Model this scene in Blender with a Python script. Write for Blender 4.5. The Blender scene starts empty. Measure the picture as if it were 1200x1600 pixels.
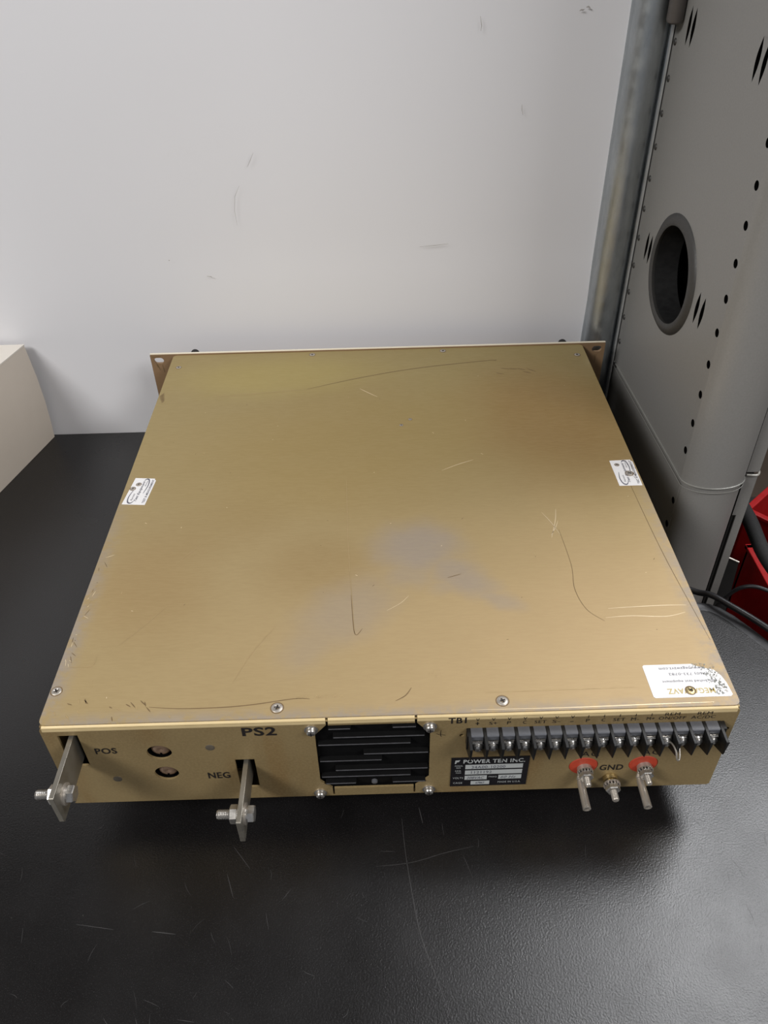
import bpy, math, random
from mathutils import Vector, Matrix, noise
random.seed(7)
COL = bpy.context.scene.collection
PI = math.pi

# ------------------------------------------------------------------ materials
def srgb(r, g, b):
    f = lambda c: ((c/255)/12.92 if c/255 <= .04045 else ((c/255+.055)/1.055)**2.4)
    return (f(r), f(g), f(b), 1)

class NT:
    def __init__(s, name):
        s.m = bpy.data.materials.new(name); s.m.use_nodes = True
        s.t = s.m.node_tree; s.n = s.t.nodes; s.l = s.t.links
        s.b = s.n['Principled BSDF']
        s.tc = s.n.new('ShaderNodeTexCoord')
    def new(s, k, **kw):
        n = s.n.new(k)
        for a, v in kw.items():
            if a in n.inputs.keys() if hasattr(n.inputs, 'keys') else False: n.inputs[a].default_value = v
            else: setattr(n, a, v)
        return n
    def put(s, sock, v):
        if isinstance(v, (int, float, tuple, list)): sock.default_value = v
        else: s.l.new(v, sock)
    def noise(s, scale, detail=4, rough=.55, vec=None, dist=0):
        n = s.n.new('ShaderNodeTexNoise'); n.inputs['Scale'].default_value = scale
        n.inputs['Detail'].default_value = detail; n.inputs['Roughness'].default_value = rough
        n.inputs['Distortion'].default_value = dist
        s.l.new(vec if vec is not None else s.tc.outputs['Object'], n.inputs['Vector'])
        return n.outputs['Fac']
    def scaled(s, sc, loc=(0, 0, 0), rot=(0, 0, 0), vec=None):
        n = s.n.new('ShaderNodeMapping'); n.inputs['Scale'].default_value = sc
        n.inputs['Location'].default_value = loc; n.inputs['Rotation'].default_value = rot
        s.l.new(vec if vec is not None else s.tc.outputs['Object'], n.inputs['Vector'])
        return n.outputs['Vector']
    def ramp(s, v, a, b, lo=0, hi=1, smooth=True):
        n = s.n.new('ShaderNodeMapRange')
        if smooth: n.interpolation_type = 'SMOOTHSTEP'
        n.inputs[1].default_value = a; n.inputs[2].default_value = b
        n.inputs[3].default_value = lo; n.inputs[4].default_value = hi
        s.put(n.inputs[0], v); return n.outputs[0]
    def math(s, op, a, b=0):
        n = s.n.new('ShaderNodeMath'); n.operation = op
        s.put(n.inputs[0], a); s.put(n.inputs[1], b); return n.outputs[0]
    def mix(s, fac, a, b, mode='MIX'):
        n = s.n.new('ShaderNodeMix'); n.data_type = 'RGBA'; n.blend_type = mode
        s.put(n.inputs[0], fac); s.put(n.inputs[6], a); s.put(n.inputs[7], b); return n.outputs[2]
    def warp(s, amt, scale):
        n = s.n.new('ShaderNodeTexNoise'); n.inputs['Scale'].default_value = scale; n.inputs['Detail'].default_value = 4
        s.l.new(s.tc.outputs['Object'], n.inputs['Vector'])
        v = s.n.new('ShaderNodeVectorMath'); v.operation = 'SUBTRACT'
        s.l.new(n.outputs['Color'], v.inputs[0]); v.inputs[1].default_value = (.5, .5, .5)
        w = s.n.new('ShaderNodeVectorMath'); w.operation = 'SCALE'; s.l.new(v.outputs[0], w.inputs[0]); w.inputs['Scale'].default_value = amt
        a = s.n.new('ShaderNodeVectorMath'); a.operation = 'ADD'
        s.l.new(w.outputs[0], a.inputs[0]); s.l.new(s.tc.outputs['Object'], a.inputs[1]); return a.outputs[0]
    def blob(s, vec, cx, cy, rx, ry, ang=0, soft=1.0):
        # soft elliptical mask in the XY plane of the object
        m = s.n.new('ShaderNodeMapping'); m.vector_type = 'TEXTURE'
        m.inputs['Location'].default_value = (cx, cy, 0); m.inputs['Rotation'].default_value = (0, 0, ang)
        m.inputs['Scale'].default_value = (rx, ry, 1e3); s.l.new(vec, m.inputs['Vector'])
        l = s.n.new('ShaderNodeVectorMath'); l.operation = 'LENGTH'; s.l.new(m.outputs[0], l.inputs[0])
        return s.ramp(l.outputs['Value'], 1-soft*.75, 1+soft*.25, 1, 0)
    def bump(s, h, strength=.2, dist=.001):
        n = s.n.new('ShaderNodeBump'); n.inputs['Strength'].default_value = strength; n.inputs['Distance'].default_value = dist
        s.put(n.inputs['Height'], h); s.l.new(n.outputs[0], s.b.inputs['Normal'])
    def set(s, color=None, rough=None, metal=None, spec=None):
        if color is not None: s.put(s.b.inputs['Base Color'], color)
        if rough is not None: s.put(s.b.inputs['Roughness'], rough)
        if metal is not None: s.put(s.b.inputs['Metallic'], metal)
        if spec is not None: s.b.inputs['Specular IOR Level'].default_value = spec
        return s.m

def simple(name, c, rough=.5, metal=0, nscale=60, namt=.12, spec=.5, bump=0):
    t = NT(name)
    n = t.noise(nscale, 5)
    c2 = tuple(max(0, x*(1-namt*2)) for x in c[:3])+(1,); c1 = tuple(min(1, x*(1+namt)) for x in c[:3])+(1,)
    t.set(t.mix(n, c2, c1), t.ramp(t.noise(nscale*2.3, 3), .3, .7, max(.03, rough-.06), min(1, rough+.06)), metal, spec)
    if bump: t.bump(t.noise(nscale*6, 3), bump, .0006)
    return t.m

M = {}
# chromate treated aluminium, top cover
t = NT('chromated_cover')
w = t.warp(.05, 9); w2 = t.warp(.02, 40)
big = t.noise(5, 3)
sep = t.n.new('ShaderNodeSeparateXYZ'); t.l.new(t.tc.outputs['Object'], sep.inputs[0])
far = t.ramp(t.math('ADD', sep.outputs[1], t.math('MULTIPLY', big, .12)), .10, .46)
left = t.ramp(t.math('SUBTRACT', t.math('MULTIPLY', big, .15), sep.outputs[0]), -.08, .26)
c = t.mix(far, srgb(172, 148, 110), srgb(146, 130, 86))
c = t.mix(t.math('MULTIPLY', left, .65), c, srgb(148, 130, 90))
c = t.mix(t.math('MULTIPLY', t.blob(w, .16, .33, .10, .13, 0, 1), .6), c, srgb(135, 102, 58))
c = t.mix(t.math('MULTIPLY', t.blob(w, -.03, .29, .17, .12, .2, 1), .45), c, srgb(150, 126, 72))
c = t.mix(t.math('MULTIPLY', t.blob(w, -.12, .19, .06, .045, .2, 1), .16), c, srgb(128, 100, 50))
c = t.mix(t.math('MULTIPLY', t.blob(w, -.045, .13, .055, .04, .2, 1), .28), c, srgb(126, 98, 48))
c = t.mix(t.math('MULTIPLY', t.blob(w, -.17, .125, .055, .07, .2, 1), .28), c, srgb(134, 102, 58))
c = t.mix(t.math('MULTIPLY', t.blob(w, -.10, .42, .12, .05, 0, 1), .5), c, srgb(166, 150, 88))
st = None
for (x, y, rx, ry, a, k) in ((.026, .155, .040, .034, .1, .95), (.018, .125, .022, .018, .6, .55), (-.002, .146, .012, .006, .9, .5),
                             (.055, .122, .034, .020, -.75, .8), (.078, .098, .022, .010, -.5, .6), (.045, .112, .02, .012, 0, .5),
                             (-.028, .09, .052, .030, .75, .55), (-.05, .062, .035, .02, .9, .4), (-.02, .085, .03, .014, .3, .35)):
    b = t.math('MULTIPLY', t.blob(w2, x, y, rx, ry, a, 1), k)
    st = b if st is None else t.math('MAXIMUM', st, b)
c = t.mix(t.math('MULTIPLY', st, .9), c, srgb(148, 136, 124))
# worn edges
ex = t.ramp(t.math('ABSOLUTE', sep.outputs[0]), .200, .217)
ey = t.ramp(sep.outputs[1], .013, -.002)
wear = t.math('MULTIPLY', t.math('MAXIMUM', t.math('MULTIPLY', ex, t.ramp(sep.outputs[1], .30, .05)), ey), t.ramp(t.noise(90, 7, .75), .36, .58))
c = t.mix(wear, c, srgb(146, 136, 126))
fine = t.noise(800, 2, .6, t.scaled((.15, 1, 1)))
c = t.mix(t.ramp(t.noise(55, 8, .75), .66, .80, 0, .35), c, srgb(112, 88, 55))
c = t.mix(t.ramp(fine, .3, .7, 0, .07), c, srgb(205, 185, 140))
t.set(c, t.ramp(t.noise(25, 4), .3, .7, .46, .58), .14, .4)
t.bump(t.noise(500, 3), .06, .0003); M['cover'] = t.m
# rear sheet
t = NT('chromated_sheet')
n = t.noise(14, 5)
c = t.mix(n, srgb(122, 103, 70), srgb(162, 142, 102))
c = t.mix(t.ramp(t.noise(9, 3, .5, t.scaled((4, 1, 1))), .5, .72, 0, .35), c, srgb(132, 98, 52))
c = t.mix(t.ramp(t.noise(600, 3), .35, .7, 0, .18), c, srgb(186, 164, 118))
t.set(c, .5, .3, .5); t.bump(t.noise(700, 2), .08, .0003); M['sheet'] = t.m
M['sheet_edge_lit'] = simple('bent_edge_highlight', srgb(214, 192, 146), .45, .1, 60, .08)  # pale tone paints the overhead highlight on the worn bend
M['sheet_tan'] = simple('brown_tan_sheet', srgb(150, 122, 92), .5, .25, 30, .10)
M['cream'] = simple('cream_enamel', srgb(226, 218, 198), .4, 0, 40, .04)
M['void'] = simple('interior_shade_black', srgb(12, 11, 11), .9, 0, 20, .1, 0)  # near-black colour stands in for shade inside openings and gaps
M['ink'] = simple('black_print', srgb(26, 20, 20), .6, 0, 300, .2)
M['scratch_light'] = simple('bare_metal_scratch', srgb(225, 205, 170), .4, .3, 200, .1)
M['scratch_dark'] = simple('dark_scratch', srgb(116, 94, 64), .6, 0, 200, .15)
M['scratch_faint'] = simple('faint_scratch', srgb(176, 152, 110), .5, .2, 200, .15)
M['steel'] = simple('plated_steel', srgb(205, 202, 198), .30, .9, 90, .08)
M['steel_dull'] = simple('dull_plated_steel', srgb(190, 183, 174), .40, .7, 70, .12)
M['brass'] = simple('warm_brass', srgb(214, 196, 150), .42, 1, 70, .10)
M['busbar'] = simple('tinned_busbar', srgb(160, 155, 145), .45, .85, 50, .10, bump=.05)
M['busbar_dk'] = simple('oxidised_busbar', srgb(120, 105, 85), .5, .8, 50, .15)
M['block'] = simple('black_phenolic', srgb(17, 17, 18), .45, 0, 120, .2, .4)
M['block_grey'] = simple('grey_block_top', srgb(86, 88, 94), .38, 0, 160, .14, .6)  # lighter grey for the pole caps of the black block
M['fan'] = simple('fan_guard_black', srgb(8, 8, 9), .7, 0, 100, .25, .15)
M['fan_edge'] = simple('grey_fan_louver', srgb(84, 84, 88), .5, 0, 220, .3, .5)  # lighter grey for the thin louver edges and clip
M['red_ins'] = simple('orange_red_insulator', srgb(184, 66, 42), .5, 0, 90, .12)
M['recess'] = simple('pinkish_trimmer', srgb(150, 124, 104), .38, .55, 160, .2)
M['rivet'] = simple('grey_rivet', srgb(112, 104, 92), .55, .4, 200, .2)
M['paper'] = simple('white_sticker', srgb(228, 227, 228), .45, 0, 90, .03)
M['paper_worn'] = simple('torn_sticker_grey', srgb(150, 152, 145), .6, 0, 400, .35)
M['grey_print'] = simple('grey_print', srgb(104, 104, 112), .6, 0, 200, .06)
M['slate_print'] = simple('slate_print', srgb(92, 92, 104), .6, 0, 200, .1)
M['gold_print'] = simple('pale_gold_print', srgb(186, 168, 112), .5, 0, 200, .06)
M['plate_black'] = simple('black_nameplate', srgb(24, 22, 26), .4, 0, 120, .15)
M['plate_silver'] = simple('silver_field', srgb(196, 200, 200), .4, .2, 120, .04)
M['rubber'] = simple('black_rubber', srgb(22, 22, 23), .6, 0, 90, .15)
# white board
t = NT('white_board')
n = t.noise(2.2, 3)
c = t.mix(n, srgb(212, 212, 216), srgb(219, 219, 223))
c = t.mix(t.ramp(t.noise(7, 7, .7), .62, .80, 0, .16), c, srgb(186, 180, 176))
t.set(c, .42, 0, .35); t.bump(t.noise(3, 2), .12, .01); M['board'] = t.m
# black bench surface
t = NT('black_bench_laminate')
spk = t.noise(1400, 2, .5)
c = t.mix(t.ramp(t.noise(6, 5), .3, .7), srgb(15, 14, 15), srgb(22, 21, 22))
c = t.mix(t.ramp(spk, .58, .75, 0, .22), c, srgb(90, 88, 90))
dust = t.ramp(t.noise(160, 3, .7), .74, .80)
c = t.mix(t.math('MULTIPLY', dust, .25), c, srgb(150, 148, 140))
t.set(c, t.ramp(t.noise(12, 4), .3, .7, .27, .34), 0, .60)
t.bump(t.noise(800, 3, .6), .28, .0006); M['bench'] = t.m
M['bench_edge'] = simple('bench_edge_grey', srgb(44, 44, 47), .5, 0, 80, .1)
M['bench_scratch'] = simple('pale_bench_scratch', srgb(58, 57, 58), .5, 0, 150, .2)
# galvanised
t = NT('galvanised_steel')
n = t.noise(90, 5, .7, t.scaled((1, 1, .35)))
c = t.mix(n, srgb(140, 146, 150), srgb(200, 205, 208))
t.set(c, t.ramp(t.noise(60, 3), .3, .7, .30, .44), .9, .5); M['galv'] = t.m
# grey enamel
t = NT('grey_enamel')
n = t.noise(700, 2)
c = t.mix(n, srgb(128, 127, 125), srgb(140, 139, 137))
c = t.mix(t.ramp(t.noise(34, 6, .7), .70, .76, 0, .3), c, srgb(160, 158, 152))
t.set(c, .42, .15, .5); t.bump(n, .08, .0003); M['grey'] = t.m
M['grey_dark'] = simple('dark_grey_plastic', srgb(58, 57, 56), .5, 0, 300, .12, bump=.05)
M['tube'] = simple('brown_grey_tube', srgb(84, 80, 78), .5, .2, 200, .1)
M['carton'] = simple('white_carton', srgb(204, 194, 182), .65, 0, 30, .03)
M['carton_top'] = simple('white_carton_top', srgb(216, 210, 202), .65, 0, 30, .03)
M['cable'] = simple('cable_jacket', srgb(30, 30, 33), .38, 0, 150, .15)
M['hose'] = simple('foam_hose', srgb(34, 34, 35), .8, 0, 500, .3, bump=.4)
M['red'] = simple('red_bin_plastic', srgb(160, 14, 18), .42, 0, 40, .08)
M['concrete'] = simple('brown_concrete', srgb(92, 80, 70), .8, 0, 12, .15)
M['roomwall'] = simple('dim_room_wall', srgb(120, 112, 104), .9, 0, 8, .05)
M['soffit'] = simple('ceiling_tile', srgb(160, 158, 154), .9, 0, 8, .05)
M['rack_grey'] = simple('pale_edge_line', srgb(92, 92, 92), .5, 0, 60, .1)  # lighter grey line along the outer bench edging
M['beam'] = simple('dark_frame_paint', srgb(34, 33, 32), .6, 0, 60, .15)

# ------------------------------------------------------------------ mesh builder
class MB:
    def __init__(s): s.v = []; s.f = []; s.mi = []; s.cur = 0
    def mat(s, i): s.cur = i; return s
    def add(s, vs, fs):
        o = len(s.v); s.v += [tuple(p) for p in vs]; s.f += [tuple(o+i for i in f) for f in fs]; s.mi += [s.cur]*len(fs); return s
    def box(s, x0, x1, y0, y1, z0, z1):
        return s.add([(x0,y0,z0),(x1,y0,z0),(x1,y1,z0),(x0,y1,z0),(x0,y0,z1),(x1,y0,z1),(x1,y1,z1),(x0,y1,z1)],
                     [(0,3,2,1),(4,5,6,7),(0,1,5,4),(1,2,6,5),(2,3,7,6),(3,0,4,7)])
    def lathe(s, p, axis, prof, seg=24, caps=True, phase=0):
        p = Vector(p); a = Vector(axis).normalized()
        u = a.orthogonal().normalized(); w = a.cross(u)
        vs = []
        for (d, r) in prof:
            for k in range(seg):
                t_ = 2*PI*k/seg+phase
                vs.append(p+a*d+(u*math.cos(t_)+w*math.sin(t_))*r)
        fs = []
        for i in range(len(prof)-1):
            for k in range(seg):
                k2 = (k+1) % seg
                fs.append((i*seg+k, i*seg+k2, (i+1)*seg+k2, (i+1)*seg+k))
        if caps:
            fs.append(tuple(range(seg-1, -1, -1))); n = (len(prof)-1)*seg; fs.append(tuple(range(n, n+seg)))
        return s.add(vs, fs)
    def prism(s, poly, fn, a, b):
        # poly 2D, fn(u,v,w)->xyz ; extruded between w=a and w=b
        n = len(poly)
        vs = [fn(u, v, a) for u, v in poly]+[fn(u, v, b) for u, v in poly]
        fs = [tuple(range(n-1, -1, -1)), tuple(range(n, 2*n))]+[(i, (i+1) % n, n+(i+1) % n, n+i) for i in range(n)]
        return s.add(vs, fs)
    def tube(s, pts, r, seg=12, rf=None):
        pts = [Vector(p) for p in pts]; n = len(pts); vs = []
        up = None
        for i, p in enumerate(pts):
            d = (pts[min(i+1, n-1)]-pts[max(i-1, 0)]).normalized()
            if up is None: up = d.orthogonal().normalized()
            up = (up-d*up.dot(d)).normalized(); w = d.cross(up)
            rr = rf(i/(n-1)) if rf else r
            for k in range(seg):
                t_ = 2*PI*k/seg; vs.append(p+(up*math.cos(t_)+w*math.sin(t_))*rr)
        fs = [(i*seg+k, i*seg+(k+1) % seg, (i+1)*seg+(k+1) % seg, (i+1)*seg+k) for i in range(n-1) for k in range(seg)]
        fs += [tuple(range(seg-1, -1, -1)), tuple(range((n-1)*seg, n*seg))]
        return s.add(vs, fs)
    def strip(s, pts, w, fn):
        # thin flat ribbon tapering at both ends, 2D points placed by fn(u,v)
        P = [Vector((p[0], p[1])) for p in pts]; n = len(P); vs = []
        for i, p in enumerate(P):
            d = (P[min(i+1, n-1)]-P[max(i-1, 0)]).normalized(); q = Vector((-d.y, d.x))
            k = w*.5*(.35+.65*math.sin(PI*min(1, max(0, i/(n-1)))))
            vs += [fn(*(p+q*k)), fn(*(p-q*k))]
        return s.add(vs, [(2*i, 2*i+1, 2*i+3, 2*i+2) for i in range(n-1)])
    def flat(s, data, fn):
        vs, fs = data; return s.add([fn(u, v) for u, v in vs], fs)
    def build(s, name, mats, parent=None, smooth=35, bevel=0, bseg=2):
        me = bpy.data.meshes.new(name); me.from_pydata(s.v, [], s.f)
        if not isinstance(mats, (list, tuple)): mats = [mats]
        for m in mats: me.materials.append(m)
        if len(mats) > 1: me.polygons.foreach_set('material_index', s.mi)
        me.validate(); me.update()
        import bmesh
        b = bmesh.new(); b.from_mesh(me); bmesh.ops.recalc_face_normals(b, faces=b.faces); b.to_mesh(me); b.free()
        if smooth: me.shade_smooth(); me.set_sharp_from_angle(angle=math.radians(smooth))
        o = bpy.data.objects.new(name, me); COL.objects.link(o)
        if parent is not None:
            o.parent = parent; o.location = -wloc(parent)
        if bevel:
            md = o.modifiers.new('edge', 'BEVEL'); md.width = bevel; md.segments = bseg; md.limit_method = 'ANGLE'; md.angle_limit = math.radians(40)
        return o

def wloc(o):
    l = Vector(o.location)
    while o.parent: o = o.parent; l += Vector(o.location)
    return l

def outline(pts, holes=()):
    """filled 2D shape with holes -> (verts2d, faces)"""
    cu = bpy.data.curves.new('tmp', 'CURVE'); cu.dimensions = '2D'; cu.fill_mode = 'BOTH'
    for loop in [pts]+list(holes):
        sp = cu.splines.new('POLY'); sp.points.add(len(loop)-1)
        for i, p in enumerate(loop): sp.points[i].co = (p[0], p[1], 0, 1)
        sp.use_cyclic_u = True
    return curve_mesh(cu)
def curve_mesh(cu):
    o = bpy.data.objects.new('tmp', cu); COL.objects.link(o)
    dg = bpy.context.evaluated_depsgraph_get(); dg.update()
    me = bpy.data.meshes.new_from_object(o.evaluated_get(dg), depsgraph=dg)
    vs = [(v.co.x, v.co.y) for v in me.vertices]; fs = [tuple(p.vertices) for p in me.polygons]
    bpy.data.objects.remove(o); bpy.data.curves.remove(cu); bpy.data.meshes.remove(me)
    return vs, fs
_tc = {}
def text2d(txt, x0, x1, y0, y1, bold=0, shear=0, rot=0):
    key = (txt, bold, shear)
    if key not in _tc:
        cu = bpy.data.curves.new('tmp', 'FONT'); cu.body = txt; cu.size = 1; cu.resolution_u = 3; cu.shear = shear
        cu.offset = bold; cu.space_character = 1.08
        _tc[key] = curve_mesh(cu)
    vs, fs = _tc[key]
    a = min(v[0] for v in vs); b = max(v[0] for v in vs); c = min(v[1] for v in vs); d = max(v[1] for v in vs)
    if d-c < .3: c, d = -.1, .72        # a dash keeps its thickness
    out = []
    for (x, y) in vs:
        u = (x-a)/(b-a or 1); v = (y-c)/(d-c or 1)
        if rot == 180: u, v = 1-u, 1-v
        out.append((x0+(x1-x0)*u, y0+(y1-y0)*v))
    return out, fs
def circle(cx, cy, rx, ry=None, n=28, a0=0):
    ry = ry or rx
    return [(cx+rx*math.cos(2*PI*k/n+a0), cy+ry*math.sin(2*PI*k/n+a0)) for k in range(n)]
def rrect(x0, x1, y0, y1, r, n=5):
    o = []
    for cx, cy, a in ((x1-r, y1-r, 0), (x0+r, y1-r, PI/2), (x0+r, y0+r, PI), (x1-r, y0+r, 1.5*PI)):
        o += [(cx+r*math.cos(a+PI/2*k/n), cy+r*math.sin(a+PI/2*k/n)) for k in range(n+1)]
    return o
def plate(mb, pts, holes, fn, a, b):
    """sheet with real holes between w=a and w=b"""
    vs, fs = outline(pts, holes)
    mb.add([fn(u, v, a) for u, v in vs], fs); mb.add([fn(u, v, b) for u, v in vs], [tuple(reversed(f)) for f in fs])
    for loop in [pts]+list(holes):
        n = len(loop)
        mb.add([fn(u, v, a) for u, v in loop]+[fn(u, v, b) for u, v in loop], [(i, (i+1) % n, n+(i+1) % n, n+i) for i in range(n)])
    return mb

def empty(name, loc, label=None, cat=None, group=None, parent=None):
    o = bpy.data.objects.new(name, None); COL.objects.link(o); o.location = loc; o.empty_display_size = .02
    if parent is not None: o.parent = parent; o.location = Vector(loc)-wloc(parent)
    if label: o['label'] = label; o['category'] = cat
    if group: o['group'] = group
    return o
def tag(o, label, cat, group=None):
    o['label'] = label; o['category'] = cat
    if group: o['group'] = group
    return o
def structure(o): o['kind'] = 'structure'; return o

# ------------------------------------------------------------------ measures (metres)
L, H, W, Z0 = .466, .118, .5008, .0326
HW = .216
yz = lambda s: (lambda u, v, w: (w, u, v))       # profile in Y,Z extruded along X
XZ = lambda u, v, w: (u, w, v)                   # drawn on the rear face, w = y
XY = lambda u, v, w: (u, v, w)
R2 = lambda u, v: (u, -.00022, v)                # print on the rear face
def top2(dz=.00012): return lambda u, v: (u, v, H+dz)

# ------------------------------------------------------------------ setting
n = 24
mb = MB()
vs = []; fs = []
nx, nz = 60, 40
for j in range(nz+1):
    for i in range(nx+1):
        x = -1.3+1.562*i/nx; z = -.9+1.62*j/nz
        dy = .0022*noise.noise(Vector((x*3.1, z*3.7, 1.3)))
        dy += .0035*math.exp(-((z-.150)/.020)**2)*(.6+.5*math.sin(x*7+1))   # ridge shaped into the board to give a faint shaded band
        vs.append((x, W-dy if z > .01 else W, z))
for j in range(nz):
    for i in range(nx): a = j*(nx+1)+i; fs.append((a, a+1, a+nx+2, a+nx+1))
mb.add(vs, fs)
mb.mat(0).box(-1.3, .262, W+.004, W+.016, -.9, .72)
def V(u, v): return (u, W-.0026, v)
def ribbon(pts, w):
    P = [Vector(p) for p in pts]; vs = []
    for i, p in enumerate(P):
        d = (P[min(i+1, len(P)-1)]-P[max(i-1, 0)]).normalized(); q = Vector((-d.y, d.x))*w*.5*math.sin(PI*(i+.5)/len(P)); vs += [V(*(p+q)), V(*(p-q))]
    mb.add(vs, [(2*i, 2*i+1, 2*i+3, 2*i+2) for i in range(len(P)-1)])
mb.mat(1)
for pts, w in (([(.1795, .4170), (.1808, .4178), (.1825, .4176), (.1836, .4182)], .0012), ([(.1850, .4196), (.1868, .4200), (.1885, .4188)], .0014), ([(-.2103, .2086), (-.2096, .2082), (-.2090, .2086)], .0009),
               ([(.1369, .3450), (.1372, .3408), (.1385, .3360)], .0005), ([(.045, .2155), (.060, .2165), (.074, .2178)], .0005), ([(-.1120, .3095), (-.1160, .3020), (-.1190, .2970)], .0005),
               ([(-.1290, .2800), (-.1345, .2700), (-.1366, .2560), (-.1360, .2420)], .0004), ([(-.1740, .1905), (-.1700, .1900), (-.1690, .1890)], .0008), ([(.095, .4150), (.0965, .4080), (.0960, .4040)], .0006)):
    ribbon(pts, w)
wb = structure(mb.build('wall_back', [M['board'], simple('board_scuff', srgb(168, 164, 162), .6, 0, 300, .15)], smooth=60))
structure(MB().box(-3, 3.2, -3, 3.2, -.92, -.9).build('floor', M['concrete'], smooth=0))
structure(MB().box(-3, 3.2, -3, 3.2, 2.7, 2.75).build('ceiling', M['soffit'], smooth=0))
structure(MB().box(-3, 3.2, 3.2, 3.25, -.9, 2.7).build('wall_far', M['roomwall'], smooth=0))
structure(MB().box(3.2, 3.25, -3, 3.2, -.9, 2.7).build('wall_right', M['roomwall'], smooth=0))
structure(MB().box(-3.05, -3, -3, 3.2, -.9, 2.7).build('wall_left', M['roomwall'], smooth=0))

# small scuffs on the board, thin marks lying on it
def mark_strip(mb, pts, w, fn, seg=10, wob=.0008):
    P = []
    for a, b in zip(pts[:-1], pts[1:]):
        for k in range(seg): 
            t_ = k/seg; P.append((a[0]+(b[0]-a[0])*t_+random.uniform(-wob, wob), a[1]+(b[1]-a[1])*t_+random.uniform(-wob, wob)))
    P.append(pts[-1]); mb.strip(P, w, fn)
def smooth_path(pts, n=10):
    out = []; m = len(pts)
    for i in range(m-1):
        p0 = Vector(pts[max(i-1, 0)]); p1 = Vector(pts[i]); p2 = Vector(pts[i+1]); p3 = Vector(pts[min(i+2, m-1)])
        for k in range(n):
            t_ = k/n
            out.append(.5*((2*p1)+(p2-p0)*t_+(2*p0-5*p1+4*p2-p3)*t_*t_+(3*p1-p0-3*p2+p3)*t_**3))
    out.append(Vector(pts[-1])); return out

# workbench ----------------------------------------------------------
bench = empty('workbench', (0, .05, -.9), 'black laminate workbench top carrying the gold chassis', 'workbench')
edge = [(.2612, .2), (.2617, .1985), (.279, .1975), (.289, .1955), (.2965, .1905), (.305, .181), (.314, .167), (.324, .150), (.339, .123), (.36, .07), (.39, -.02), (.41, -.2), (.41, -.45)]
poly = [(-1.25, -.45), (.41, -.45)]+edge[::-1][1:]+[(.2612, W-.0005), (-1.25, W-.0005)]
mb = MB(); mb.prism(poly, XY, -.03, 0)
B2 = lambda u, v: (u, v, .00010)
mb.mat(1)
for pts, wd in (([(.0065, -.0), (.0085, -.03), (.0145, -.075), (.022, -.10), (.032, -.13)], .0006),
                ([(-.012, -.034), (.012, -.032), (.035, -.026), (.055, -.022)], .0005),
                ([(.019, .008), (.021, -.004)], .0006), ([(.047, -.028), (.052, -.044)], .0004),
                ([(-.112, -.036), (-.106, -.052)], .0004), ([(-.155, -.072), (-.140, -.074)], .0006),
                ([(-.205, -.066), (-.18, -.07)], .0004), ([(-.11, -.017), (-.097, -.033)], .0004)):
    mb.strip(smooth_path(pts, 8), wd, B2)
for k in range(90):
    x = random.uniform(-.34, .26); y = random.uniform(-.15, .005); a = random.gauss(PI*.6, .8); l = random.uniform(.002, .013)
    mb.strip(smooth_path([(x, y), (x+l*.5*math.cos(a)+random.uniform(-.001, .001), y+l*.5*math.sin(a)), (x+l*math.cos(a), y+l*math.sin(a))], 3), random.choice((.00018, .00025, .0003)), B2)
for k in range(30):
    x = random.uniform(-.42, -.24); y = random.uniform(.0, .45); mb.strip([(x, y), (x+random.uniform(-.002, .003), y+.0015)], .0004, B2)
mb.build('bench_top', [M['bench'], M['bench_scratch']], bench, smooth=30)
mb = MB()   # raised grey edging that curls along the cut corner
pe = edge[1:]
Pth = [Vector((x, y, .0015)) for x, y in pe]
vs = []; fs = []
for i, p in enumerate(Pth):
    d = (Pth[min(i+1, len(Pth)-1)]-Pth[max(i-1, 0)]).normalized(); q = Vector((d.y, -d.x, 0))   # outward/back
    if q.x+q.y < 0: q = -q
    vs += [p-q*.0075+Vector((0, 0, -.0014)), p-q*.002+Vector((0, 0, -.0007)), p+Vector((0, 0, -.0002)), p+q*.0012+Vector((0, 0, -.0006)), p+q*.0014+Vector((0, 0, -.04))]
for i in range(len(Pth)-1):
    for k in range(4): a = i*5+k; fs.append((a, a+1, a+6, a+5))
mb.add(vs, fs); mb.mat(1).tube([p+Vector((0, 0, -.0021)) for p in Pth], .0007, 6); mb.build('edge_strip', [M['bench_edge'], M['rack_grey']], bench, smooth=50)
for lx in (-1.15, .30):
    for ly in (-.38, .14):
        MB().box(lx-.02, lx+.02, ly-.02, ly+.02, -.9, -.03).build('leg', M['beam'], bench, smooth=0)

# white carton -------------------------------------------------------
cx = empty('white_carton', (-.45, .44, 0), 'plain white cardboard carton standing on the bench against the white board', 'box')
# footprint: right side runs from (-.383,.496) to (-.411,.39) and on
d = Vector((-.028, -.106)).normalized(); e = Vector((-d.y, d.x)); e = e if e.x < 0 else -e
c0 = Vector((-.3832, .4955)); c1 = c0+d*.26; c2 = c1+e*.24; c3 = c0+e*.24
hh = .119
def quad(mb, a, b, c_, d_): mb.add([a, b, c_, d_], [(0, 1, 2, 3)])
mb = MB(); base = [c0, c1, c2, Vector((c3.x, min(c3.y, .4955)))]
vs = []; lev = [.0003, .02, .05, .08, .105, hh]
for z in lev:
    bulge = .0035*math.sin(PI*z/hh)
    for k, p in enumerate(base):
        q = p-e*bulge if k in (0, 1) else p
        vs.append((q.x, q.y, z))
fs = [(3, 2, 1, 0)]
for i in range(len(lev)-1):
    for k in range(4): a = i*4+k; b = i*4+(k+1) % 4; fs.append((a, b, b+4, a+4))
mb.add(vs, fs); mb.build('carton_body', M['carton'], cx, smooth=25)
mb = MB(); lid = [c0-e*.0006, c1-e*.0006, c2, base[3]]
mb.prism([(p.x, p.y) for p in lid], XY, hh+.0001, hh+.0016); mb.build('lid_flap', M['carton_top'], cx, smooth=0)

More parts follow.
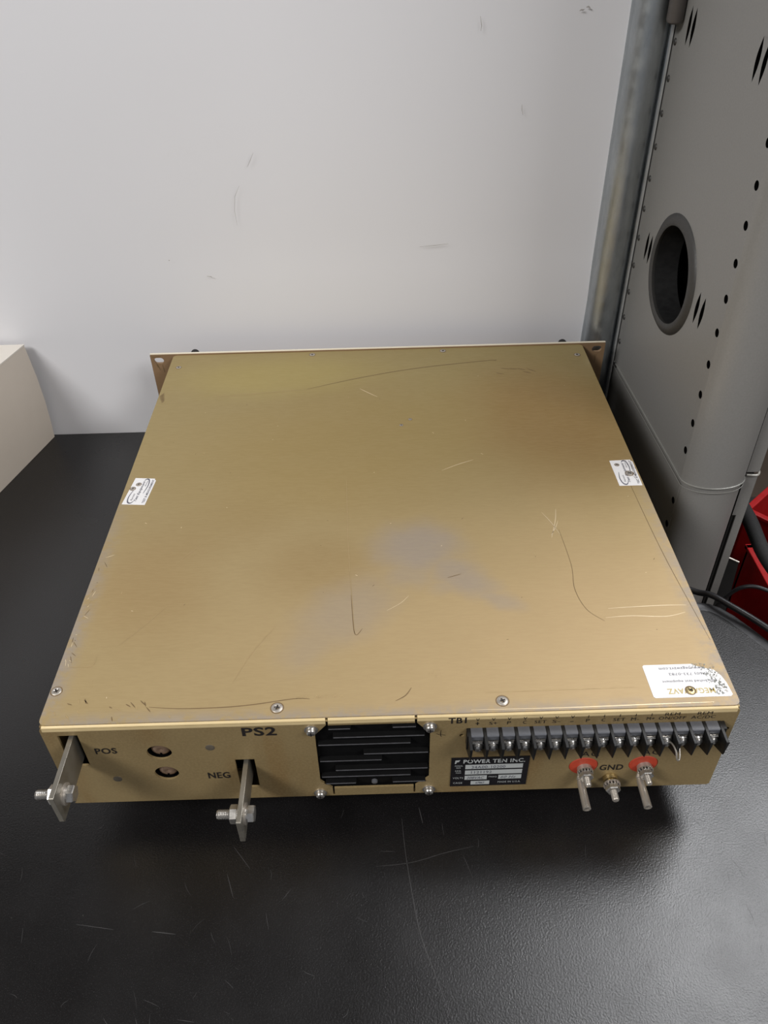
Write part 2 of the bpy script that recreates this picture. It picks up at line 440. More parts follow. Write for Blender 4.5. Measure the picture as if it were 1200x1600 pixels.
# galvanised post ----------------------------------------------------
post = empty('galvanised_post', (.242, .49, 0), 'galvanised steel shelving post at the right end of the white board', 'post')
pf = [(.2236, W+.002), (.2236, .4975)]
for k in range(0, 19):
    a = PI-(PI*.86)*k/18
    pf.append((.2405+.0155*math.cos(a), .4955-.0150*math.sin(a)))
pf += [(.2572, .4935), (.2580, .4900), (.2600, .4896), (.2608, .4905), (.2606, W+.002)]
MB().prism(pf, XY, 0.0002, 1.35).build('post_channel', M['galv'], post, smooth=40)
MB().box(.2588, .2605, .4885, .4897, .0002, .409).build('flange_lip', simple('bright_flange', srgb(190, 192, 192), .4, .5, 90, .06), post, smooth=0)
tb = MB(); tb.lathe((.2553, .4760, .4085), (0, 0, 1), [(0, .0), (.0004, .0035), (.0018, .0062), (.0040, .0070), (.5, .0070)], 24)
tag(tb.build('hanging_tube', M['tube']), 'grey round ended tube hanging in front of the galvanised post top', 'tube')

# grey cabinet -------------------------------------------------------
cab = empty('grey_cabinet', (.30, .39, -.9), 'grey sheet metal cabinet column with rounded corner and round cable port', 'cabinet')
P0 = Vector((.2620, .5035)); P1 = Vector((.2702, .2760)); dd = (P1-P0).normalized(); LN = (P1-P0).length
nn = Vector((-dd.y, dd.x)); nn = nn if nn.x > 0 else -nn      # towards the inside of the cabinet
def side(y, z, w=0):   # y along world axis -> point on the slightly skewed side
    s_ = (P0.y-y)/(P0.y-P1.y)*LN
    q = P0+dd*s_+nn*w
    return (q.x, q.y, z)
SIDE = lambda u, v, w: side(u, v, w)
nose = [(.2965+(.0263 if math.cos(a) < 0 else .029)*math.cos(a), .2745+.0165*math.sin(a)) for a in [PI+PI*k/16 for k in range(0, 16)]]+[(.3262, .2760)]
ROW = [.339+.0285*k for k in range(-13, 16)]
ROW_HOLES = [z for z in ROW if abs(z-.083) > .006]
def lens(y, za, zb, w=.0031, lean=.001, n=10):
    pts = []
    for k in range(n+1):
        t_ = k/n; pts.append((y-lean*(t_-.5)*2+w*math.sin(PI*t_), za+(zb-za)*t_))
    for k in range(n-1, 0, -1):
        t_ = k/n; pts.append((y-lean*(t_-.5)*2-w*math.sin(PI*t_), za+(zb-za)*t_))
    return pts
SLOTS = []
for base_z in (.2105, .3952, .5800):
    for y in (.4605, .4508, .3245, .3134): SLOTS.append(lens(y, base_z, base_z+.029))
PC = (.3885, .2262)
def cabinet_panel(name, za, zb, off, port):
    mb = MB()
    holes = [circle(.2795, z, .0034, .0036, 12) for z in ROW_HOLES if za+.004 < z < zb-.004]
    if port: holes.append(circle(*PC, .0470, .0480, 48)); holes += [s for s in SLOTS if s[0][1] > za and s[10][1] < zb-.002]
    y0, y1 = .2745, .5035
    # flat side, with real holes ; ends just at the bend
    vs, fs = outline([(y0, za), (y1, za), (y1, zb), (y0, zb)], holes)
    mb.add([side(u, v, -off) for u, v in vs], fs)
    for loop in holes:  # hole walls coloured black to put shade inside them
        m = len(loop); mb.mat(1).add([side(u, v, -off+.0003) for u, v in loop]+[side(u, v, .0025) for u, v in loop], [(i, (i+1) % m, m+(i+1) % m, m+i) for i in range(m)])
    mb.mat(0)
    st_ = side(y0, 0, -off)
    ns = [Vector((st_[0], st_[1]))]+[Vector(p) for p in nose[1:]]
    ctr = Vector((.298, .286))
    sp = smooth_path([tuple(p) for p in ns], 5)
    sp = [sp[0]]+[p+(p-ctr).normalized()*off for p in sp[1:]]
    vs = [(p.x, p.y, za) for p in sp]+[(p.x, p.y, zb) for p in sp]; m = len(sp)
    mb.add(vs, [(i, i+1, m+i+1, m+i) for i in range(m-1)])
    # return flange behind the slit and the thickness of the lower edge
    q = sp[-1]
    mb.add([(q.x, q.y, za), (q.x+.0005, q.y+.02, za), (q.x+.0005, q.y+.02, zb), (q.x, q.y, zb)], [(0, 1, 2, 3)])
    rim = [Vector(side(y1, 0, -off)[:2])]+sp
    vs = []
    for p in rim:
        k = (ctr-p).normalized()*.0016 if p.y < .29 else Vector((nn.x, nn.y))*.0016
        vs += [(p.x, p.y, za), (p.x+k.x, p.y+k.y, za-.0)]
    mb.add(vs, [(2*i, 2*i+1, 2*i+3, 2*i+2) for i in range(len(rim)-1)])
    vs2 = [(x, y, zb) for x, y, z in vs]
    mb.add(vs2, [(2*i, 2*i+1, 2*i+3, 2*i+2) for i in range(len(rim)-1)])
    return mb.build(name, [M['grey'], M['void']], cab, smooth=30)
cabinet_panel('upper_panel', .0838, .80, 0.0006, True)
cabinet_panel('lower_panel', -.9, .0822, -.0004, False)
# bright folded lip of the seam
mb = MB()
ctr = Vector((.298, .286))
path = [Vector(side(.5035, 0, -.0010)[:2]), Vector(side(.4, 0, -.0010)[:2]), Vector(side(.30, 0, -.0010)[:2])]+[Vector(p)+(Vector(p)-ctr).normalized()*.0012 for p in nose]
pp = smooth_path([tuple(p) for p in path], 6)
mb.tube([(p.x, p.y, .0838) for p in pp], .0007, 6); mb.tube([(p.x, p.y, .0788) for p in pp], .0004, 6)
mb.build('seam_lip', simple('worn_seam_edge', srgb(146, 146, 142), .4, .3, 90, .1), cab)
# black panels added to keep light out behind the cabinet openings
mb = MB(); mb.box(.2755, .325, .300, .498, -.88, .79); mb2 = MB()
# added liner is open behind the port: build as U of panels
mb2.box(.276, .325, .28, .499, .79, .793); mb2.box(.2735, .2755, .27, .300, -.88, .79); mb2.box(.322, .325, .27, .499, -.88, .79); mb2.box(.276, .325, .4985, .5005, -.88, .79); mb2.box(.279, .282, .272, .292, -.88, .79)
mb2.build('light_block_liner', M['void'], cab, smooth=0)
MB().box(.300, .303, .352, .356, .14, .34).build('inner_rail', M['grey_dark'], cab, smooth=0)
# port ring : bevelled collar that projects a little, plus throat
mb = MB(); seg = 56; prof = [(.0436, .0004), (.0432, -.0002), (.0430, -.0030), (.0450, -.0042), (.0495, -.0036), (.0530, -.0016), (.0538, .0002), (.0480, .0006)]
vs = []
for r, w_ in prof:
    for k in range(seg):
        a = 2*PI*k/seg; vs.append(side(PC[0]+r*math.cos(a), PC[1]+r*.985*math.sin(a), w_))
fs = [(i*seg+k, i*seg+(k+1) % seg, (i+1)*seg+(k+1) % seg, (i+1)*seg+k) for i in range(len(prof)-1) for k in range(seg)]
mb.add(vs, fs); mb.build('port_ring', M['grey_dark'], cab, smooth=40)
mb = MB(); vs = []
for r, w_ in ((.0434, .022), (.0434, .0002)):
    for k in range(seg):
        a = 2*PI*k/seg; vs.append(side(PC[0]+r*math.cos(a), PC[1]+r*.985*math.sin(a), w_))
mb.add(vs, [(k, (k+1) % seg, seg+(k+1) % seg, seg+k) for k in range(seg)]); mb.build('port_throat', M['rubber'], cab)  # throat coloured black to put shade inside the port
# row of snap rivets next to the post
ax = Vector((-nn.x, -nn.y, 0))
rv = MB(); rv.lathe((0, 0, 0), ax, [(-.001, .0030), (.0006, .0030), (.0016, .0024), (.0021, .0012), (.0022, .0001)], 14)
rv0 = rv.build('rivet', M['grey_dark'], None)
first = True
for k in range(-6, 12):
    z = .3945-.0284*k
    if z < .04 : continue
    o = rv0 if first else rv0.copy()
    if not first: COL.objects.link(o)
    first = False
    q = side(.4845, z, 0); o.parent = cab; o.location = Vector(q)-wloc(cab)
# vertical flange strip right of the slit
mb = MB()
sx0, sx1, sy = .3300, .3415, .2775
mb.box(sx0, sx1, sy, sy+.0015, .086, .80)
mb.box(sx0, sx1, sy+.0004, sy+.0019, .035, .0815)
mb.box(sx0+.0038, sx1, sy+.0004, sy+.0019, -.9, .035)
mb.build('flange_strip', M['grey'], cab, smooth=0)
mb = MB(); lp = [(sx0, sy-.0006, .0835), (sx1-.003, sy-.0012, .0830), (sx1-.0005, sy-.0006, .0838), (sx1+.0003, sy+.001, .0855), (sx1-.0006, sy+.002, .0868)]
mb.tube(smooth_path(lp, 5), .0011, 8); mb.build('flange_lip', simple('worn_lip', srgb(160, 158, 152), .4, .3, 90, .1), cab)
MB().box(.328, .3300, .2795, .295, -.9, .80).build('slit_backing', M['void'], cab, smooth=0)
MB().box(.330, .3385, .2800, .485, -.9, .80).build('rear_channel', M['beam'], cab, smooth=0)

# things under the bench on the right ---------------------------------
def bin_(corner, w_, d_, h, ang, label, red):
    """open plastic bin; corner = back left rim corner, front is cut low"""
    t_ = 0.0035
    e_ = bpy.data.objects.new('storage_bin', None); COL.objects.link(e_); e_['label'] = label; e_['category'] = 'bin'
    e_.location = (corner[0], corner[1], corner[2]-h); e_.rotation_euler.z = ang
    def put(mb, nm, bev=0):
        o = mb.build(nm, red, None, smooth=0, bevel=bev); o.parent = e_; return o
    mb = MB()
    fy = -d_*.72
    prof = [(-d_, h*.45), (-d_+.02, h*.5), (fy, h), (0, h), (0, 0), (-d_+.03, 0)]
    for xx in (0, w_-t_): mb.prism(prof, lambda u, v, w: (w, u, v), xx, xx+t_)
    mb.box(0, w_, -t_, 0, 0, h); mb.box(0, w_, -d_+.03, 0, 0, t_)
    mb.prism([(-d_, h*.45), (-d_+t_, h*.45), (-d_+.03+t_, 0), (-d_+.03, 0)], lambda u, v, w: (w, u, v), 0, w_)
    put(mb, 'bin_shell')
    mb = MB()
    mb.box(-.003, .005, fy, .002, h-.001, h+.004); mb.box(w_-.005, w_+.003, fy, .002, h-.001, h+.004); mb.box(-.003, w_+.003, -.005, .003, h-.001, h+.004)
    put(mb, 'rim', .001)
    return e_
M['red_rim'] = simple('red_bin_plastic_lighter', srgb(196, 40, 48), .4, 0, 40, .08)
bin_((.4345, .404, -.125), .11, .24, .2047, 0, 'red plastic bin under the bench nearest the black cables', M['red'])
bin_((.457, .472, -.125), .18, .085, .2047, math.radians(42), 'red plastic bin turned at an angle behind the nearer red bin', M['red'])
bin_((.350, .50, -.24), .075, .22, .16, 0, 'low red plastic bin half hidden behind the cabinet foot', M['red'])
sh = empty('under_shelf', (.55, .45, -.9), 'dark lower shelf carrying the red bins', 'shelf')
MB().box(.346, 1.1, .10, .75, -.415, -.4005).build('shelf_board', M['beam'], sh, smooth=0)
MB().box(.43, 1.1, .12, .75, -.345, -.3300).build('shelf_board', M['beam'], sh, smooth=0)
for lx, ly in ((1.06, .14), (1.06, .7), (.346, .7), (.346, .14)): MB().box(lx, lx+.03, ly, ly+.03, -.9, -.415).build('leg', M['beam'], sh, smooth=0)
for lx, ly in ((1.06, .14), (1.06, .7), (.47, .7)): MB().box(lx, lx+.02, ly, ly+.02, -.4004, -.345).build('spacer', M['beam'], sh, smooth=0)
hs = smooth_path([(.35, .46, .02), (.365, .40, .0), (.40, .372, -.045), (.412, .335, -.07), (.43, .30, -.09), (.44, .262, -.1), (.46, .20, -.12)], 8)
# bracket behind the strip
br = empty('angle_bracket', (.36, .31, -.3), 'black angle bracket with a bright edge below the cabinet strip', 'bracket')
MB().add([(.352, .3150, -.05), (.3700, .3060, -.055), (.3660, .2900, -.13), (.345, .3000, -.13), (.352, .3190, -.05), (.3705, .3100, -.055), (.3665, .2940, -.13), (.345, .3040, -.13)],
         [(0, 1, 2, 3), (4, 5, 6, 7), (0, 1, 5, 4), (1, 2, 6, 5), (2, 3, 7, 6), (3, 0, 4, 7)]).build('bracket_plate', M['beam'], br, smooth=0)
MB().tube([(.351, .3150, -.0490), (.3700, .3060, -.0540)], .0010, 8).build('bright_rod', M['steel_dull'], br)
tag(MB().tube(hs, .008, 14).build('foam_hose', M['hose']), 'thick matte black hose hanging in front of the red bins', 'hose')
c_ = smooth_path([(.245, .235, .003), (.262, .222, .0035), (.2805, .2085, .0045), (.2900, .1985, .0098), (.302, .1845, .0105), (.315, .1700, .0100), (.327, .1540, .0098), (.345, .130, .0100), (.375, .08, .0100), (.43, .0, -.02), (.5, -.1, -.2)], 8)
tag(MB().tube(c_, .0028, 14).build('power_cable', M['cable']), 'black round cable running over the bench edge beside the chassis', 'cable')
c_ = smooth_path([(.325, .255, -.08), (.333, .250, -.05), (.345, .246, -.03), (.362, .238, -.025), (.39, .215, -.03), (.43, .18, -.06), (.47, .12, -.2)], 8)
tag(MB().tube(c_, .0020, 12).build('thin_cable', M['cable']), 'thin black cable arching in front of the near red bin', 'cable')
# grey uprights of racking far right
rk = empty('rack_upright', (.585, .80, -.9), 'dark grey rack upright behind the red bins', 'rack')
MB().box(.565, .610, .785, .815, -.9, .60).build('upright', simple('grey_upright', srgb(70, 68, 66), .6, .2, 60, .1), rk, smooth=0, bevel=.001)

# ------------------------------------------------------------------ the power supply
PS = empty('power_supply', (0, L/2, 0), 'gold chromated rack power supply lying on the black bench, terminals towards the viewer', 'power supply')

# top cover with all marks in its own mesh
mb = MB()
cover = rrect(-HW, HW, .0016, L, .004, 4)
hol = []
mb.prism(cover, XY, H-.0012, H)
T = top2()
mats = [M['cover'], M['scratch_light'], M['scratch_dark'], M['scratch_faint']]
def sc(i, w, *pts, n=8): mb.mat(i); mb.strip(smooth_path(list(pts), n), w, T)
sc(2, .0009, (-.071, .3898), (-.0206, .4085), (.0381, .4250), (.1150, .4372), (.1185, .4355))
sc(3, .0006, (-.1641, .3803), (-.12, .384), (-.071, .3898))
sc(1, .0007, (-.0193, .3882), (-.010, .379), (-.0019, .3718))
sc(3, .0005, (-.0303, .2417), (-.0290, .20), (-.0275, .155), (-.0223, .0692))
sc(2, .0005, (-.0250, .105), (-.0223, .0692), (-.017, .073))
sc(1, .0006, (.0507, .2501), (.0650, .2580), (.0795, .2645))
sc(1, .0006, (.1376, .1947), (.1345, .180), (.1281, .1603)); sc(1, .0005, (.1256, .1911), (.131, .178), (.1352, .1637)); sc(1, .0005, (.1281, .163), (.1335, .1725), (.1365, .180))
sc(2, .0004, (.1354, .170), (.137, .130), (.1345, .105), (.1386, .085), (.1486, .0736))
sc(1, .0007, (.1536, .0850), (.175, .0860), (.195, .0865), (.2085, .0862)); sc(1, .0007, (.150, .0765), (.168, .0775), (.191, .0761), (.2055, .0795))
sc(2, .0004, (.2046, .2300), (.2075, .14), (.2143, .0538))
sc(2, .0007, (-.1501, .0128), (-.130, .0110), (-.105, .0110), (-.085, .0125), (-.0600, .0160), (-.05, .0155))
sc(3, .0005, (-.2100, .047), (-.195, .0470), (-.1935, .0555)); sc(3, .0004, (-.18, .065), (-.165, .085), (-.155, .10))
sc(1, .0004, (.0, .089), (.010, .096), (.016, .103)); sc(2, .0007, (.0035, .012), (.010, .016), (.014, .022)); sc(3, .0004, (-.14, .165), (-.155, .145))
sc(1, .0005, (-.211, .152), (-.205, .155)); sc(2, .0006, (.045, .120), (.055, .1235)); sc(3, .0004, (-.1, .03), (-.09, .055), (-.078, .075))
sc(1, .0008, (.05, .0035), (.11, .0032), (.16, .0038), (.2, .0042)); sc(3, .0006, (.06, .0165), (.12, .0170), (.155, .0172))
for _ in range(70):     # little nicks
    x = random.uniform(-.2, .2); y = random.uniform(.01, .45); a = random.uniform(0, PI); l = random.uniform(.0006, .0025)
    sc(random.choice((1, 2, 2, 3)), .0005, (x, y), (x+l*math.cos(a), y+l*math.sin(a)), n=3)
for x in (.118, .124, .132, .140, .145, .15): # dark scrapes near the far right
    y = random.uniform(.41, .425); sc(2, .0009, (x, y), (x+.008, y-.004+random.uniform(-.003, .003)), n=4)
for k in range(18):     # grey scuffing along the near left corner
    x = random.uniform(-.213, -.13); y = random.uniform(.002, .016)*(1 if x > -.17 else 1.25); sc(random.choice((2, 3)), .0007, (x, y), (x-random.uniform(.001, .004), y+random.uniform(.001, .004)), n=3)
for k in range(26):
    x = -.2135+random.uniform(0, .003); y = random.uniform(.04, .16); sc(random.choice((2, 3, 1)), .0004, (x, y), (x+random.uniform(-.001, .004), y+random.uniform(-.006, .006)), n=3)
for k in range(8): sc(2, .0008, (-.215+k*.0006, .383-k*.0016), (-.2115+k*.0004, .390-k*.002), n=3)
for x in (-.0585, -.056, -.0535, -.047, -.0445, -.041, -.0355, -.031): # smudged pencil note
    sc(3, .0006, (x, .0155), (x+.0012, .0180), (x+.0021, .0158), n=3)
mb.build('top_cover', mats, PS, smooth=30)

# rear panel : real openings
def slot(x0, x1, z0, z1): return [(x0, z0), (x1, z0), (x1, z1), (x0, z1)]
HT = H-.0008
fanhole = [(-.0398, HT-.0018), (-.0398, .1120), (-.0474, .1020), (-.0474, .0505), (-.0398, .0415), (-.0398, Z0+.0006), (-.0386, Z0+.0006), (-.0386, .0412),
           (.0146, .0412), (.0146, Z0+.0006), (.0158, Z0+.0006), (.0158, .0415), (.0248, .0510), (.0248, .1005), (.0164, .1118), (.0164, HT-.0018), (.0152, HT-.0018), (.0152, .1115), (-.0386, .1115), (-.0386, HT-.0018)]
RC = [(-.1470, .0882), (-.1466, .0650)]
holes = [fanhole, slot(-.2061, -.1936, .0764, .1090), slot(-.1007, -.0880, .0458, .0780),
         circle(*RC[0], .0079, .0074), circle(*RC[1], .0079, .0074), circle(.0447, .0971, .0015, n=10), circle(.2119, .0962, .0015, n=10),
         circle(.1265, .0595, .0097, .0088), circle(.1660, .0595, .0097, .0088)]
out = rrect(-HW+.0004, HW-.0004, Z0, HT-.0012, .002, 4)
mb = MB(); plate(mb, out, holes, XZ, 0, .0015)
# bent top edge and bent sides
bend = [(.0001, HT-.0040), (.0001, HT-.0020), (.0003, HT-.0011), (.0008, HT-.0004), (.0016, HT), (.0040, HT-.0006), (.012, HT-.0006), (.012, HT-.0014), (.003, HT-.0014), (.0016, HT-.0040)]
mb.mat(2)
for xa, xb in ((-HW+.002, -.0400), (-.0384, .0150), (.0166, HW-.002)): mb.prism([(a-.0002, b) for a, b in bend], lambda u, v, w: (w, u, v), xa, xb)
mb.mat(1)
def tx(s_, x0, x1, z0, z1, b=.0, sh_=0): mb.flat(text2d(s_, x0, x1, z0, z1, b, sh_), R2)
tx('PS2', -.0922, -.0708, .1032, .1120, .025)
tx('POS', -.1868, -.1732, .0888, .0950, .022); tx('NEG', -.1203, -.1060, .0577, .0646, .022)
tx('TB1', .0358, .0470, .1099, .1157, .022); tx('GND', .1376, .1532, .0535, .0598, .022)
tx('AC', .1232, .1350, .0700, .0755); tx('AC', .1628, .1748, .0700, .0755)
PX = [.0535+.00977*k for k in range(16)]
lab = ['+', 'S+', 'P', 'C', 'SET', 'S-', '-', 'P', 'C', 'SET', 'M-', 'M+']
for k, s_ in enumerate(lab):
    x = PX[k]+.0004; w_ = {1: .0011, 2: .0024, 3: .0037}[len(s_)]
    if s_ == '-': mb.add([R2(x-.0011, .0092+.0988), R2(x+.0011, .1080), R2(x+.0011, .1085), R2(x-.0011, .1085)], [(0, 1, 2, 3)])
    elif s_ == '+':
        for a, b, c1_, d1 in ((x-.0012, x+.0012, .1090, .1095), (x-.0003, x+.0003, .1076, .1108)): mb.add([R2(a, c1_), R2(b, c1_), R2(b, d1), R2(a, d1)], [(0, 1, 2, 3)])
    else: tx(s_, x-w_, x+w_, .1076, .1106, 0)
    if k < 7: tx('V', x-.0011, x+.0011, .1117, .1144, 0)
    else: mb.add([R2(x-.0002, .1117), R2(x+.0002, .1117), R2(x+.0002, .1144), R2(x-.0002, .1144)], [(0, 1, 2, 3)])
tx('REM', .1697, .1788, .1116, .1146, 0); tx('ON/OFF', .1664, .1832, .1076, .1106, 0)
tx('REM', .1898, .1990, .1116, .1146, 0); tx('AC/DC', .1866, .2016, .1076, .1106, 0)
for pts in ([(.0285, .1000), (.0310, .0985)], [(.0315, .1035), (.0312, .0990), (.0318, .0965)], [(.0312, .0990), (.0345, .0980)]): mb.strip(smooth_path(pts, 3), .0004, R2)
mb.build('rear_panel', [M['sheet'], M['ink'], M['sheet_edge_lit']], PS, smooth=30)

mb = MB()
for s_ in (-1, 1):
    x = s_*(HW-.0006); mb.box(min(x, x-s_*.0012), max(x, x-s_*.0012), .0016, L-.0005, Z0, H-.0014)
mb2 = MB()
MB().box(-HW+.0005, -HW+.0017, .0016, L-.0005, Z0, H-.0016).build('side_panel', M['sheet'], PS, smooth=0)
MB().box(HW-.0017, HW-.0005, .0016, L-.0005, Z0, H-.0016).build('side_panel', M['sheet'], PS, smooth=0)
MB().box(-HW+.002, HW-.002, .0017, L-.0005, Z0, Z0+.0014).build('bottom_panel', M['sheet'], PS, smooth=0)
MB().box(-.213, .213, .022, .024, Z0+.002, H-.003).build('shade_backing', M['void'], PS, smooth=0)  # black sheet added so the rear openings look dark inside
for fx in (-.17, .17):
    for fy in (.10, .40):
        MB().lathe((fx, fy, .0003), (0, 0, 1), [(0, .011), (.002, .012), (Z0, .013)], 20).build('foot', M['rubber'], PS)

# front rack panel with oval mounting slots
def oval(cx_, cz, rx, rz, n=10):
    o = []
    for k in range(n+1): a = -PI/2+PI*k/n; o.append((cx_+rx-rz+rz*math.cos(a), cz+rz*math.sin(a)))
    for k in range(n+1): a = PI/2+PI*k/n; o.append((cx_-rx+rz+rz*math.cos(a), cz+rz*math.sin(a)))
    return o
FP = Z0-.0016; FT = H+.0012
mb = MB()
fh = [oval(sx*.2328, z, .0052, .0034) for sx in (-1, 1) for z in (FT-.0072, FP+.0072)]
plate(mb, rrect(-.2413, .2413, FP, FT, .001, 2), fh, XZ, L+.0005, L+.0037)
mb.mat(1); mb.box(-.2412, .2412, L+.0008, L+.0035, FT, FT+.0004)
S2 = lambda u, v: (u, L+.0003, v)
mb.mat(2)
for pts in ([(-.2375, .1125), (-.2345, .1055), (-.2335, .101)], [(-.2300, .1075), (-.2292, .098)], [(-.236, .1075), (-.235, .104)], [(-.2395, .1165), (-.2300, .1170)], [(.2330, .106), (.2322, .095)], [(.2310, .106), (.2318, .101)]):
    mb.strip(smooth_path(pts, 4), .0007, S2)
mb.build('front_panel', [M['sheet_tan'], M['cream'], M['scratch_dark']], PS, smooth=30)
for hx in (-.1984, .2006):
    hp = [(hx, L+.0038, .100), (hx, L+.012, .1058), (hx, L+.019, .1086), (hx, L+.0245, .105), (hx, L+.0255, .085), (hx, L+.0245, .045), (hx, L+.016, .040), (hx, L+.0038, .040)]
    MB().tube(smooth_path(hp, 6), .0045, 14).build('handle', M['rubber'], PS)

# cover screws
def cover_screw():
    mb = MB()
    mb.mat(0).lathe((0, 0, 0), (0, 0, 1), [(-.0006, .0036), (.0002, .0036), (.0006, .0030), (.0007, .0020), (.0002, .0012), (-.0002, .0004)], 20)
    mb.mat(1)
    for a in (0.6, 0.6+PI/2):
        dx, dy = math.cos(a)*.0018, math.sin(a)*.0018; px, py = -math.sin(a)*.00035, math.cos(a)*.00035
        mb.add([(dx+px, dy+py, .00078), (dx-px, dy-py, .00078), (-dx-px, -dy-py, .00078), (-dx+px, -dy+py, .00078)], [(0, 1, 2, 3)])
    mb.mat(2).lathe((0, 0, 0), (0, 0, 1), [(-.0004, .0043), (.00015, .0043), (.00016, .0036)], 20, caps=False)
    return mb.build('cover_screw', [M['steel_dull'], M['ink'], M['scratch_dark']], None)
cs = cover_screw(); first = True
def place_copy(src, p, parent, first, scale=1, rz=0):
    o = src if first else src.copy()
    if not first: COL.objects.link(o)
    o.parent = parent; o.location = Vector(p)-wloc(parent); o.scale = (scale,)*3; o.rotation_euler.z = rz
    return o
for k, (x, y, s_) in enumerate([(-.2119, .0273, .9), (-.0700, .0094, 1), (.0700, .0097, 1), (-.2063, .4402, .7), (-.0692, .4596, .8), (.0682, .4601, .8), (.2065, .4440, .8),
                                (.0191, .3215, .45), (.0277, .3308, .45)]):
    o = place_copy(cs, (x, y, H), PS, first, s_, k*.7); first = False
bs = cs.copy(); bs.data = cs.data.copy(); COL.objects.link(bs); bs.data.materials[0] = M['brass']; bs.scale = (.8, .8, .8); bs.parent = PS; bs.location = Vector((.1882, .0132, H+.0004))-wloc(PS)
bs['label'] = 'brass coloured screw'

# screws round the fan (pan head on washer)
def pan_screw():
    mb = MB()
    mb.lathe((0, 0, 0), (0, -1, 0), [(-.0005, .0043), (.0007, .0043), (.0008, .0036)], 22)
    mb.lathe((0, 0, 0), (0, -1, 0), [(.0007, .0033), (.0022, .0032), (.0032, .0026), (.0037, .0014), (.0038, .0001)], 22)
    mb.mat(1); mb.box(-.0017, .0017, -.0039, -.0037, -.0003, .0003); mb.box(-.0003, .0003, -.0039, -.0037, -.0017, .0017)
    return mb.build('panel_screw', [M['steel'], M['ink']], None)
psn = pan_screw(); first = True
for (x, z) in ((-.0492, .1078), (-.0483, .0366), (.0245, .1078), (.0249, .0372)): place_copy(psn, (x, 0, z), PS, first); first = False

# fan / louvered guard behind the opening
fan = empty('fan', (-.0115, .006, .0765), parent=PS)
mb = MB(); mb.box(-.0478, .0252, .0030, .0045, .0335, HT-.001)
mb.build('fan_backing', M['fan'], fan, smooth=0)
rows = [(-.0388, -.0246, .1095), (.0010, .0160, .1098), (-.0363, .0215, .1006), (-.0470, .0127, .0930), (-.0177, .0245, .0822), (-.0470, -.0059, .0752), (-.0367, .0245, .0645), (-.0465, .0128, .0572), (-.0440, -.0235, .0492), (.0004, .0225, .0492)]
for (a, b, z) in rows:
    a = max(a, -.0462); b = min(b, .0240)
    mb = MB(); mb.prism([(.0028, z-.0004), (-.0008, z-.0007), (-.0010, z-.0012), (.0028, z-.0056)], lambda u, v, w: (w, u, v), a, b)
    mb.mat(1).box(a+.0004, b-.0004, -.0012, -.0007, z-.0010, z-.0006)
    mb.build('louver', [M['fan'], M['fan_edge']], fan, smooth=0)
MB().lathe((-.0115, .0035, .0445), (0, -1, 0), [(0, .0022), (.0018, .0020), (.0024, .0010)], 12).build('centre_clip', M['fan_edge'], fan)

# recessed trimmers, rivets
for (x, z) in RC:
    mb = MB()
    mb.mat(1).lathe((x, .0012, z), (0, 1, 0), [(0, .0088), (0.004, .0088), (.010, .0088)], 28, caps=False)
    mb.lathe((x, .0070, z), (0, 1, 0), [(0, .0087), (.001, .0087)], 28)
    mb.mat(0).lathe((x+.0003, .0060, z+.0002), (0, -1, 0), [(0, .0068), (.0022, .0066), (.0036, .0056), (.0044, .0036), (.0043, .0014), (.0036, .0003)], 28)
    mb.mat(1).box(x-.0005, x+.0008, .0015, .0022, z-.0048, z-.0026)
    mb.build('recessed_trimmer', [M['recess'], M['void']], PS)
for (x, z) in ((-.1143, .0921), (-.1798, .0602)):
    MB().lathe((x, .0002, z), (0, -1, 0), [(0, .0030), (.0004, .0029), (.0007, .0018), (.0007, .0002)], 16).build('rivet', M['rivet'], PS)

# terminal block
TB = empty('terminal_block', (.128, 0, .0975), parent=PS)
mb = MB()
mb.box(.0472, .2082, -.0060, -.0001, .0905, .1045)
mb.build('block_body', M['block'], TB, smooth=0, bevel=.0002)
def barrier_mb():
    mb = MB(); pr = [(-.0001, .1047), (-.0160, .1047), (-.0163, .1040), (-.0160, .0918), (-.0152, .0912), (-.0001, .0832)]
    mb.prism(pr, lambda u, v, w: (w, u, v), -.00095, .00095); mb.v = [(a*(.28 if c_ < .094 and b < -.01 else 1), b, c_) for a, b, c_ in mb.v]; return mb.build('barrier', M['block'], None, smooth=0, bevel=.0002)
ba = barrier_mb(); ba.parent = None
for k in range(17): place_copy(ba, (.0487+.00977*k, 0, 0), TB, k == 0)
def cap_mb():
    mb = MB(); mb.prism([(-.0001, .1046), (-.0058, .1046), (-.0064, .1040), (-.0066, .1008), (-.0001, .1008)], lambda u, v, w: (w, u, v), -.0038, .0036)
    return mb.build('pole_cap', M['block_grey'], None, smooth=30)
def plt_mb():
    mb = MB(); mb.box(-.0036, .0036, -.0068, -.0061, .0915, .1000); mb.box(-.0030, .0030, -.0082, -.0061, .0990, .0996)
    return mb.build('contact_plate', M['steel'], None, smooth=0)
def ts_mb():
    mb = MB()
    mb.lathe((0, -.0066, .0960), (0, -1, 0), [(0, .0038), (.0006, .0039), (.0008, .0035), (.0014, .0034), (.0024, .0032), (.0034, .0024), (.0040, .0011), (.0041, .0001)], 18)
    mb.mat(1); mb.box(-.0024, .0024, -.0103, -.0098, .0957, .0963)
    return mb.build('terminal_screw', [M['steel'], M['ink']], None)
cp_, pl_, tsn = cap_mb(), plt_mb(), ts_mb()
for k in range(16):
    x = PX[k]+.00005
    place_copy(cp_, (x, 0, 0), TB, k == 0); place_copy(pl_, (x, 0, 0), TB, k == 0)
    o = place_copy(tsn, (x+random.uniform(-.0003, .0003), -(random.uniform(-.0004, .0006)) if k else 0, random.uniform(-.0003, .0006) if k else 0), TB, k == 0)
